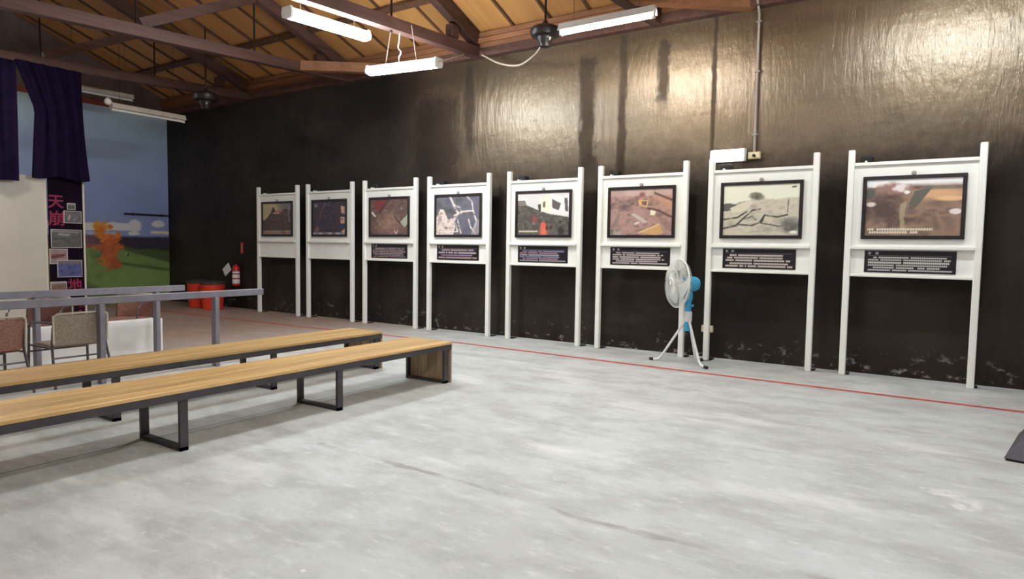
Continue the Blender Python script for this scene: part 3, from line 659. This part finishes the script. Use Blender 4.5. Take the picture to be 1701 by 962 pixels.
for i, (X, pf, cap, bl, pl) in enumerate(boards):
    t = [o for o in C.objects if o.get('label') == bl][0]
    if cap:
        cx0 = -.01 if i > 3 else .0
        m = MB().bbox(-.465, .455, -.012, -.0045, 1.275, 1.535, .002).obj('caption_plate', K['caption'], t)
        m['label'] = 'black caption plate with rows of pale text'
        cm = caption(cap[0]+10, cap[1], cap[2]).mesh('caption_text', .90, .245); o = link('caption_text', cm, m); o.location = (-.005, -.0135, 1.2825)
    f = thing('framed_photo', pl, 'framed photo', (X, 8.925, 1.672), 0, 'framed photos on the display boards')
    fr = MB(); b = .042
    fr.bbox(-PW/2, PW/2, -.034, -.001, 0, b, .004); fr.bbox(-PW/2, PW/2, -.034, -.001, PH-b, PH, .004)
    fr.bbox(-PW/2, -PW/2+b, -.034, -.001, b, PH-b, .004); fr.bbox(PW/2-b, PW/2, -.034, -.001, b, PH-b, .004)
    fr.obj('frame', K['frame'], f)
    pm_ = pf().mesh('photo_print', PW-2*b+.01, PH-2*b+.01, 1.2, .78); o = link('photo_print', pm_, f); o.location = (0, -.018, b-.005)

# ------------------------------------------------------------------ red line on the floor
ln = MB(); pts = [(-16.5, 7.66), (-13.6, 7.70), (-9.77, 7.80), (-6.34, 8.04), (-3.26, 7.945), (-2.03, 7.92), (.70, 7.885), (3.9, 7.85)]
for (xa, ya), (xb_, yb_) in zip(pts[:-1], pts[1:]):
    ln.add([(xa, ya-.04, .002), (xb_, yb_-.04, .002), (xb_, yb_+.04, .002), (xa, ya+.04, .002)], [(0, 1, 2, 3)])
tag(ln.obj('floor_line', K['red_line']), 'thin red line painted on the floor along the display boards', 'floor line')

# ------------------------------------------------------------------ benches
def bench(X0, X1, yend, ys, label):
    t = thing('bench', label, 'bench', ((X0+X1)/2, yend, 0), 0, 'long wooden benches')
    w = (X1-X0)/2; L_ = ys[-1] - yend - .06
    n = 4; pw = 2*w/n
    for k in range(n):
        MB().bbox(-w+k*pw+.0025, -w+(k+1)*pw-.0025, L_, 0, .427, .455, .003).obj('seat_plank', K['plank'], t)
    for s in (-1, 1):
        MB().box(s*(w-.012)-.012, s*(w-.012)+.012, L_+.012, -.012, .375, .427).obj('side_rail', K['steel'], t)
    for k, y in enumerate(ys):
        yy = y - yend - (.06 if k == 0 else 0)
        fr = MB()
        for s in (-1, 1): fr.box(s*(w-.03)-.014, s*(w-.03)+.014, yy-.03, yy+.03, 0, .40)
        fr.box(-w+.016, w-.016, yy-.03, yy+.03, 0, .028); fr.box(-w+.016, w-.016, yy-.03, yy+.03, .385, .425)
        fr.obj('leg_frame', K['steel'], t)
    for q in range(4):
        a0 = -w+.045+(2*w-.09)/4*q; a1 = a0 + (2*w-.09)/4
        MB().bbox(a0+.002, a1-.002, -.072, -.046, .028, .385, .003).obj('end_board', K['plank_end'], t)
    MB().bbox(-w+.0, w-.0, -.028, -.002, .0, .425, .003).obj('end_panel', K['plank_end'], t)
    return t
bench(-5.10, -4.50, 5.62, [5.60, 4.03, 2.57, 1.05], 'long wooden bench facing the open concrete floor, with dark steel leg frames')
bench(-6.28, -5.70, 5.76, [5.74, 4.22, 2.68, 1.15], 'long wooden bench between the other bench and the grey handrail')

# ------------------------------------------------------------------ handrails
def handrail(X, y0, y1, posts, label):
    t = thing('handrail', label, 'handrail', (X, y1, 0), 0, 'grey steel handrails')
    MB().bbox(-.03, .03, y0-y1, 0, .845, .925, .006).obj('rail_bar', K['rail'], t)
    for y in posts:
        MB().bbox(-.045, .045, y-y1-.028, y-y1+.028, 0, .845, .005).obj('post', K['rail'], t)
    return t
handrail(-7.39, .6, 5.28, [4.62, 3.32, 2.02, .75], 'grey steel handrail just behind the benches')
handrail(-8.70, .6, 4.98, [4.60, 3.22, 1.9, .75], 'grey steel handrail standing along the low white wall')
struct(MB().bbox(-9.16, -9.0, .4, 4.84, 0, .455, .008).obj('wall_low', K['low']))

# ------------------------------------------------------------------ wicker chairs (front of the chair to local -y)
def chair(loc, rz, wick, label):
    t = thing('wicker_chair', label, 'chair', loc, rz, 'woven wicker armchairs')
    w = .24
    MB().bbox(-w, w, -.24, .20, .40, .43, .012).obj('seat', K[wick], t)
    bk = MB()
    N = 7
    for side in (0, 1):
        pass
    vs = []; 
    for j in range(N):
        v = j/(N-1); z = .43 + .31*v
        for k in range(7):
            u = k/6*2-1; vs.append((u*w*(1+.06*v), .21 + .05*v + .035*(1-u*u), z))
    for j in range(N):
        v = j/(N-1); z = .43 + .31*v
        for k in range(7):
            u = k/6*2-1; vs.append((u*w*(1+.06*v), .21 + .05*v + .035*(1-u*u) + .018, z))
    fs = []
    for o_ in (0, N*7):
        for j in range(N-1):
            for k in range(6): a = o_+j*7+k; fs.append((a, a+1, a+8, a+7))
    for j in range(N-1):
        for k in (0, 6): a = j*7+k; fs.append((a, a+7, a+7+N*7, a+N*7))
    for k in range(6):
        for j in (0, N-1): a = j*7+k; fs.append((a, a+1, a+1+N*7, a+N*7))
    bk.add(vs, fs).obj('backrest', K[wick], t, True)
    rim = [(-w*1.06, .27, .45), (-w*1.07, .275, .73), (-w*.9, .285, .755), (0, .315, .76), (w*.9, .285, .755), (w*1.07, .275, .73), (w*1.06, .27, .45)]
    MB().tube(rim, .012, 6).obj('back_frame', K['chair_trim'], t, True)
    for s in (-1, 1):
        # arm loop: from the back over to the front leg
        MB().tube([(s*(w+.02), .26, .66), (s*(w+.045), .10, .665), (s*(w+.05), -.14, .65), (s*(w+.045), -.225, .60), (s*(w+.04), -.25, .5), (s*(w+.045), -.26, .25), (s*(w+.05), -.265, 0)], .013, 7).obj('front_leg', K['chair_tube'], t, True)
        MB().tube([(s*(w+.01), .25, .62), (s*(w+.015), .23, .42), (s*(w+.03), .30, .18), (s*(w+.04), .355, 0)], .013, 7).obj('rear_leg', K['chair_tube'], t, True)
        MB().tube([(s*(w+.035), -.25, .40), (s*(w+.012), .22, .40)], .011, 6).obj('seat_rail', K['chair_tube'], t, True)
    MB().tube([(-w-.04, -.255, .33), (w+.04, -.255, .33)], .009, 6).obj('stretcher', K['chair_tube'], t)
    MB().tube([(-w-.02, .26, .30), (w+.02, .26, .30)], .009, 6).obj('stretcher', K['chair_tube'], t)
    return t
chair((-7.78, 3.18, 0), -PI/2, 'wicker_grey', 'greyish woven chair with cream piping behind the handrail post')
chair((-7.78, 2.42, 0), -PI/2+.06, 'wicker_red', 'reddish woven chair next to the greyish one behind the handrail')
chair((-9.62, 3.62, 0), .85, 'wicker_dark', 'dark brown woven chair behind the low white wall below the black banner')
chair((-9.55, 4.62, 0), .62, 'wicker_red', 'brown woven chair at the end of the low white wall, facing along it')

# ------------------------------------------------------------------ back end: mural, screen, banner, curtains
def mural():
    y0, y1, h = 2.2, 9.19, 4.69; w = y1-y0
    p = Pic(300, 220, (150, 160, 190), 21, w/h)
    def u(y): return (y-y0)/w
    def v(z): return z/h
    Z = p.V*h; Y = p.U*w+y0
    t = np.clip((Z-1.9)/2.8, 0, 1)[..., None]; p.A = np.array([112., 124, 164])*(1-t)+np.array([142., 164, 204])*t; p.A += (p.noise(10, 8)-.5)[..., None]*14
    wob = (p.noise(20, 3)-.5)
    p.put(np.clip((.10-np.abs(Z-1.87+wob*.06))/.03, 0, 1)*np.clip((8.52-Y)/.1, 0, 1), (232, 216, 178))
    for cy_, cz, ry, rz_ in ((8.35, 1.95, .18, .12), (8.92, 1.97, .15, .07), (8.32, 1.72, .12, .05)): p.put(p.blob(u(cy_), v(cz), ry/w, rz_/h, .4, 1.4, 30), (230, 214, 178))
    p.put(np.clip((.045-np.abs(Z-1.76+wob*.05))/.02, 0, 1)*np.clip((Y-8.7)/.1, 0, 1), (224, 206, 160)); p.put(np.clip((.05-np.abs(Z-1.70))/.02, 0, 1)*(Y < 7.9)*.7, (150, 160, 172))
    f = np.clip((1.66+wob*.08-Z)/.05, 0, 1); p.put(f, (44, 40, 52)); p.put(f*np.clip((7.6-Y)/.2, 0, 1), (92, 66, 76)); p.put(np.clip((1.46+wob*.05-Z)/.04, 0, 1)*np.clip((7.7-Y)/.2, 0, 1), (120, 76, 66))
    p.put(np.clip((1.42-(Y-8)*.1+wob*.12-Z)/.05, 0, 1)*(Y > 7.8), (62, 74, 44))
    g_ = np.clip((np.where(Y < 7.9, 1.37, 1.37-(Y-7.9)*.28)-Z)/.03, 0, 1); p.mottle(g_, [(66, 90, 50), (100, 120, 70), (82, 106, 58)], 16, 14)
    p.put(np.clip((.05-np.abs(Z-(1.0-(Y-7.9)*.16)))/.03, 0, 1)*(Y > 7.75)*.8, (58, 76, 36)); p.mottle(np.clip((.95-(Y-7.9)*.12-Z)/.05, 0, 1)*np.clip((Y-7.3)/.7, 0, 1)*.7, [(98, 126, 68), (116, 138, 84)], 14, 10)
    p.put(np.clip((.55-(Y-7.3)*.5-Z)/.06, 0, 1)*(Y < 8)*.7, (66, 84, 48)); p.mottle(np.clip((.2-Z)/.05, 0, 1)*.7, [(60, 78, 44), (120, 120, 100)], 30, 3)
    for cy_, cz, ry, rz_, c in ((7.56, 1.78, .18, .22, (196, 116, 44)), (7.72, 1.52, .24, .28, (182, 98, 42)), (7.78, 1.22, .19, .28, (150, 78, 46)), (7.94, 1.42, .14, .2, (158, 84, 44)), (7.62, 1.1, .12, .12, (150, 84, 40))):
        p.mottle(p.blob(u(cy_), v(cz), ry/w, rz_/h, .35, 2.2, 34), [tuple(x*.72 for x in c), c, tuple(min(255, x*1.18) for x in c)], 60, 40)
    p.put(p.blob(u(8.17), v(1.2), .03/w, .04/h, .4), (40, 60, 50)); p.put(p.blob(u(8.13), v(1.22), .014/w, .016/h, .4), (220, 226, 220))
    m = p.mesh('mural', w, h, 1.9); o = link('mural', m); o.location = (XB+.012, (y0+y1)/2, 0); o.rotation_euler = (0, 0, PI/2)
    return tag(o, 'painted mural of blue sky, green hills and an orange autumn tree', 'mural')
mural()
bar = thing('wall_bar', 'thin dark blue bar fixed across the painted sky beside the black wall', 'bar', (XB+.05, 8.08, 2.19))
MB().bbox(-.02, .03, 0, 1.08, -.02, .02, .004).obj('bar', K['plinth'], bar)
for yy in (.2, .9): MB().box(-.037, -.02, yy, yy+.05, -.03, .03).obj('bracket', K['rod'], bar)

pn = thing('white_panel', 'large plain off-white panel below the dark curtains', 'panel', (-13.27, 5.1, 0))
MB().bbox(-.02, .02, -3.4, 0, .0, 2.63, .003).obj('sheet', K['screen'], pn)
MB().bbox(-.03, .03, -.02, .012, .0, 2.66, .003).obj('edge_strip', K['cream'], pn)
def banner():
    t = thing('banner', 'tall black banner with crimson Chinese characters and small photos', 'banner', (-13.24, 5.41, .0), PI/2)
    # local x runs to the right in the view, front is local -y
    MB().bbox(-.275, .275, 0, .02, .08, 2.95, .003).obj('backing', K['banner'], t)
    MB().bbox(.278, .31, -.01, .03, .0, 2.74, .004).obj('edge_post', K['cream'], t)
    def glyph(ch, x0, z0, size):
        c = bpy.data.curves.new('glyph', 'FONT'); c.body = ch; c.size = size; c.extrude = .001; c.offset = .004
        o = bpy.data.objects.new('glyph', c); C.objects.link(o)
        m = bpy.data.meshes.new_from_object(o.evaluated_get(bpy.context.evaluated_depsgraph_get()))
        bpy.data.objects.remove(o); bpy.data.curves.remove(c)
        m.transform(Matrix.Rotation(PI/2, 4, 'X')); m.materials.clear(); m.materials.append(K['charred'])
        q = link('character', m, t); q.location = (x0, -.003, z0)
    glyph('天', -.285, 2.11, .26); glyph('崩', -.285, 1.80, .28); glyph('地', .0, .62, .24); glyph('裂', .08, .20, .24)
    def ph(x0, x1, z0, z1, cols, extra=None, seed=3):
        lay = -.003*seed + .008
        f = MB().bbox(x0-.008, x1+.008, lay-.003, -.001, z0-.008, z1+.008, .001).obj('photo_border', K['paper'], t)
        p = Pic(40, 28, cols[0], seed); p.mottle(p.U < 2, cols, 6, 5)
        if extra: extra(p)
        o = link('photo_print', p.mesh('photo_print', x1-x0, z1-z0, .8), f); o.location = ((x0+x1)/2, lay-.004, z0)
    ph(.03, .15, 2.08, 2.18, [(70, 70, 62), (110, 108, 96)], lambda p: p.put(p.V > .7, (150, 148, 146)), 3)
    ph(-.03, .245, 1.835, 2.04, [(60, 56, 60), (124, 116, 122), (84, 78, 84)], lambda p: (p.put(p.stroke([(.25, .3), (.32, .6)], .1), (172, 166, 172)), p.put(p.stroke([(.5, .2), (.75, .45)], .08)*.6, (160, 150, 150))), 4)
    ph(-.24, .24, 1.39, 1.70, [(56, 54, 52), (112, 108, 106), (76, 74, 74)], lambda p: (p.put(p.stroke([(0, .92), (.9, .88)], .05), (150, 146, 150)), p.put(p.stroke([(.25, .75), (.55, .72)], .06), (170, 164, 170))), 5)
    ph(-.315+.045, .0, 1.10, 1.355, [(150, 128, 134), (178, 158, 162)], lambda p: (p.put(p.stroke([(.12, .5), (.7, .55)], .12), (150, 58, 48)), p.put(p.stroke([(.1, .4), (.85, .62)], .05), (96, 60, 62))), 6)
    ph(-.155, .23, .86, 1.15, [(52, 52, 104), (100, 104, 168), (74, 76, 136)], lambda p: p.put(np.clip((p.V-.72)*8, 0, 1), (126, 118, 120)), 7)
    ph(-.27, -.03, .43, .765, [(126, 92, 84), (158, 122, 104)], lambda p: (p.put(p.V > .9, (176, 166, 164)), p.mottle(p.V < .3, [(60, 48, 52), (120, 110, 112)], 8, 3)), 8)
banner()
def curtain(y0, y1, zt, zb, label, left_edge=None, seed=1, flare=0.):
    """cloth hanging in the y-z plane with folds; left_edge maps z to the y of its open edge"""
    mb = MB(); ny, nz = 40, 16; r = random.Random(seed); ph = r.random()*6
    rows = []
    for side in (0, 1):
        for j in range(nz+1):
            z = zt + (zb-zt)*j/nz
            ya = left_edge(z) if left_edge else y0; yb_ = y1 + flare*(j/nz)**2
            for i in range(ny+1):
                u_ = i/ny; y = ya + (yb_-ya)*u_
                dp = .035*math.sin(u_*26 + ph + .5*math.sin(j*.3)) * (.4+.6*j/nz) + .015*math.sin(u_*57+ph)
                zz = z + (.03*math.sin(u_*9+ph) if j == nz else 0)
                rows.append((dp + (.006 if side else 0), y, zz))
    n1 = (nz+1)*(ny+1); fs = []
    for o_ in (0, n1):
        for j in range(nz):
            for i in range(ny): a = o_+j*(ny+1)+i; fs.append((a, a+1, a+ny+2, a+ny+1))
    for j in range(nz):
        for i in (0, ny): a = j*(ny+1)+i; fs.append((a, a+ny+1, a+ny+1+n1, a+n1))
    for i in range(ny):
        for j in (0, nz): a = j*(ny+1)+i; fs.append((a, a+1, a+1+n1, a+n1))
    mb.add(rows, fs); o = mb.obj('curtain', K['curtain'], None, True); o.location = (-13.10, 0, 0)
    return tag(o, label, 'curtain', 'dark purple curtains under the truss')
curtain(3.2, 4.665, 4.50, 2.48, 'dark purple curtain covering the upper edge of the white panel', None, 2)
def le(z):
    if z > 3.75: return 4.66 + (4.5-z)/.75*.27
    return 4.93 - (3.75-z)/1.1*.075
curtain(4.8, 5.67, 4.53, 2.60, 'dark purple curtain hanging above the black banner, its corner flared out', le, 5, .11)

# ------------------------------------------------------------------ bins, extinguisher
def bin_(loc, s, rz, label):
    t = thing('bin', label, 'bin', loc, rz, 'red bins by the black wall')
    MB().lathe([(.205*s, 0), (.215*s, .01), (.255*s, .56*s), (.262*s, .565*s), (.262*s, .585*s), (.25*s, .585*s)], 28).obj('body', K['bin'], t, True)
    MB().lathe([(.27*s, .575*s), (.275*s, .59*s), (.265*s, .63*s), (.12*s, .66*s), (.03*s, .665*s)], 28).obj('lid', K['binlid'], t, True)
    lb = MB(); a0 = -2.1
    vs = []; 
    for k in range(6):
        a = a0 + .42*k/5
        for z, r in ((.24*s, .2285*s+.004), (.44*s, .2435*s+.006)):
            vs.append((r*math.cos(a), r*math.sin(a), z))
        for z, r in ((.24*s, .2285*s+.002), (.44*s, .2435*s+.004)):
            vs.append((r*math.cos(a), r*math.sin(a), z))
    fs = []
    for k in range(5):
        a = k*4; b = a+4; fs += [(a, b, b+1, a+1), (a+2, a+3, b+3, b+2), (a, a+2, b+2, b), (a+1, b+1, b+3, a+3)]
    fs += [(0, 1, 3, 2), (20, 22, 23, 21)]
    lb.add(vs, fs).obj('paper_label', K['paper'], t)
    return t
bin_((-13.88, 8.62, 0), 1.0, -.35, 'red bin with a dark lid nearer the fire extinguisher')
bin_((-14.50, 8.66, 0), 1.0, -.45, 'red bin with a dark lid beside the mural, partly behind the other bin')
x_ = thing('fire_extinguisher', 'red fire extinguisher hung on the black wall above the floor', 'fire extinguisher', (-13.71, W-.10, .52))
MB().lathe([(.06, 0), (.082, .012), (.085, .03), (.085, .40), (.07, .455), (.035, .485), (.03, .50)], 20).obj('cylinder', K['ext'], x_, True)
for z0, z1 in ((.06, .16), (.19, .27), (.30, .34)):
    MB().lathe([(.0862, z0), (.0868, z0+.002), (.0868, z1-.002), (.0862, z1)], 20).obj('label_band', K['paper'], x_, True)
MB().bbox(-.025, .025, -.02, .02, .50, .54, .004).obj('valve', K['rod'], x_)
MB().beam((-.02, 0, .53), (.11, -.01, .60), .025, .012).obj('handle', K['rod'], x_)
MB().tube(smooth([(-.02, 0, .52), (-.09, -.01, .54), (-.12, -.01, .42), (-.11, -.02, .2)]), .012, 7).obj('hose', K['rubber'], x_, True)
MB().box(-.02, .02, .084, .099, .3, .5).obj('hanger', K['rod'], x_)
tg = MB().beam((-.10, -.09, .46), (-.34, -.09, .30), .003, .20, (0, 0, 1)); tg.obj('inspection_card', K['paper'], x_)
sg = thing('red_sign', 'narrow red sign on the wall above the fire extinguisher', 'sign', (-13.61, W, 1.27))
MB().bbox(-.05, .05, -.012, -.001, 0, .27, .003).obj('plate', K['ext'], sg)
p = Pic(12, 30, (160, 20, 24), 31, .4); r_ = np.random.RandomState(3)
for k in range(4): p.put(p.blob(.5, .16+.22*k, .28, .07, .4, .9), (222, 196, 196))
o = link('lettering', p.mesh('lettering', .08, .24), sg); o.location = (0, -.0135, .015)

# ------------------------------------------------------------------ standing fan
def standing_fan():
    t = thing('standing_fan', 'blue and white standing fan on a tripod in front of the display boards', 'fan', (-2.80, 8.46, 0))
    B = Vector((-2.80, 8.46, 0))
    for P in ((-3.30, 8.44), (-2.455, 8.23), (-2.70, 8.80)):
        d = Vector((P[0], P[1], 0)) - B; d.z = 0; L_ = d.length; d.normalize()
        lg = MB().tube([d*.035 + Vector((0, 0, .66)), d*.045 + Vector((0, 0, .55)), d*(L_-.16) + Vector((0, 0, .075)), d*(L_-.12) + Vector((0, 0, .032)), d*(L_-.08) + Vector((0, 0, .02)), d*L_ + Vector((0, 0, .018))], .0165, 10).obj('leg', K['leg'], t, True)
        MB().tube([d*(L_-.05) + Vector((0, 0, .0205)), d*(L_+.006) + Vector((0, 0, .0195))], .0192, 10).obj('rubber_foot', K['rubber'], lg)
    MB().lathe([(.05, .56), (.056, .57), (.056, .68), (.05, .70)], 20).obj('collar', K['grey_plastic'], t, True)
    MB().lathe([(.040, .44), (.042, .45), (.042, .88), (.040, .88)], 20).obj('pole', K['blue'], t, True)
    MB().lathe([(.05, .84), (.055, .85), (.058, .93), (.05, .97)], 16).obj('control_box', K['blue'], t, True)
    MB().lathe([(.018, 0), (.018, .03)], 10, (.05, -.02, .78), (1, -.4, 0)).obj('knob', K['blue'], t)
    ax = Vector((-.69, -.72, .05)).normalized()           # where the fan blows
    H0 = Vector((-.01, -.0, 1.065))
    MB().tube([(0, 0, .95), H0 + Vector((0, 0, -.02))], .03, 10).obj('neck', K['blue'], t, True)
    MB().lathe([(.03, -.15), (.075, -.14), (.098, -.10), (.10, -.02), (.10, .05), (.07, .075)], 20, H0, ax).obj('motor_housing', K['blue'], t, True)
    u = ax.orthogonal().normalized(); u = (Vector((0, 0, 1)) - ax*ax.z).normalized(); v = ax.cross(u)
    RR = .315
    def pt(r, a, h): return H0 + ax*h + (u*math.cos(a) + v*math.sin(a))*r
    def ring(mb, r, h, rad, n=48, k=6):
        pts = [pt(r, 2*PI*i/n, h) for i in range(n+1)]; mb.tube(pts, rad, k, False)
    front = MB(); NS = 66
    for i in range(NS):
        a = 2*PI*i/NS; tw = .0
        front.tube([pt(.055, a, .235), pt(.14, a+.06, .232), pt(.24, a+.10, .215), pt(.30, a+.11, .185), pt(RR, a+.11, .155)], .003, 4, False)
    ring(front, .17, .228, .0028); front.obj('front_grille', K['wire'], t, True)
    back = MB()
    for i in range(NS):
        a = 2*PI*i/NS; back.tube([pt(.09, a, .07), pt(.18, a, .072), pt(.28, a, .092), pt(RR, a, .145)], .003, 4, False)
    ring(back, .2, .075, .0028); back.obj('rear_grille', K['wire'], t, True)
    rm = MB(); ring(rm, RR+.004, .15, .010, 48, 8); rm.obj('grille_rim', K['leg'], t, True)
    hub = MB().lathe([(.065, .225), (.066, .24), (.05, .25), (.02, .252)], 24, H0, ax).obj('badge', K['leg'], t, True)
    rg = MB(); ring(rg, .042, .2515, .006, 24, 6); rg.obj('badge_ring', K['conduit'], hub, True)
    MB().lathe([(.05, .075), (.055, .09), (.05, .2), (.03, .215)], 18, H0, ax).obj('blade_hub', K['grey_plastic'], t, True)
    for b in range(3):
        a0 = 2*PI*b/3 + .3; vs = []; fs = []
        for side in (0, .006):
            for i in range(6):
                r = .05 + .235*i/5; wd_ = .30 + .75*math.sin(min(1, i/4.)*PI/2)
                for j in range(6):
                    q = j/5-.5; a = a0 + q*wd_*(1.15 if i < 5 else .9)
                    vs.append(pt(r, a, .145 - q*.07 + side))
        for o_ in (0, 36):
            for i in range(5):
                for j in range(5): a = o_+i*6+j; fs.append((a, a+1, a+7, a+6))
        for i in range(5):
            for j in (0, 5): a = i*6+j; fs.append((a, a+6, a+42, a+36))
        for j in range(5):
            for i in (0, 5): a = i*6+j; fs.append((a, a+1, a+37, a+36))
        MB().add(vs, fs).obj('blade', K['grey_plastic'], t, True)
    MB().tube(smooth([(.03, .03, .5), (.09, .18, .14), (.1, .3, .014), (.2, .5, .012), (.1, .66, .05), (.055, .70, .30), (.05, .655, .395)]), .006, 6).obj('power_cord', K['rubber'], t, True)
    return t
standing_fan()

# ------------------------------------------------------------------ dark plinth at the right
pl = thing('dark_plinth', 'dark violet plinth with sloping sides standing on the concrete floor', 'plinth', (.43, 5.92, 0), -.17)
def frus(x0, x1, y0, y1, z0, z1, i):
    return MB().add([(x0,y0,z0),(x1,y0,z0),(x1,y1,z0),(x0,y1,z0),(x0+i,y0+i,z1),(x1-i,y0+i,z1),(x1-i,y1-i,z1),(x0+i,y1-i,z1)],
                    [(0,3,2,1),(4,5,6,7),(0,1,5,4),(1,2,6,5),(2,3,7,6),(3,0,4,7)])
frus(.0, .9, .0, .9, .02, .36, .22).obj('body', K['plinth'], pl)
MB().bbox(.008, .892, .008, .892, .0, .022, .003).obj('base_strip', K['rod'], pl)
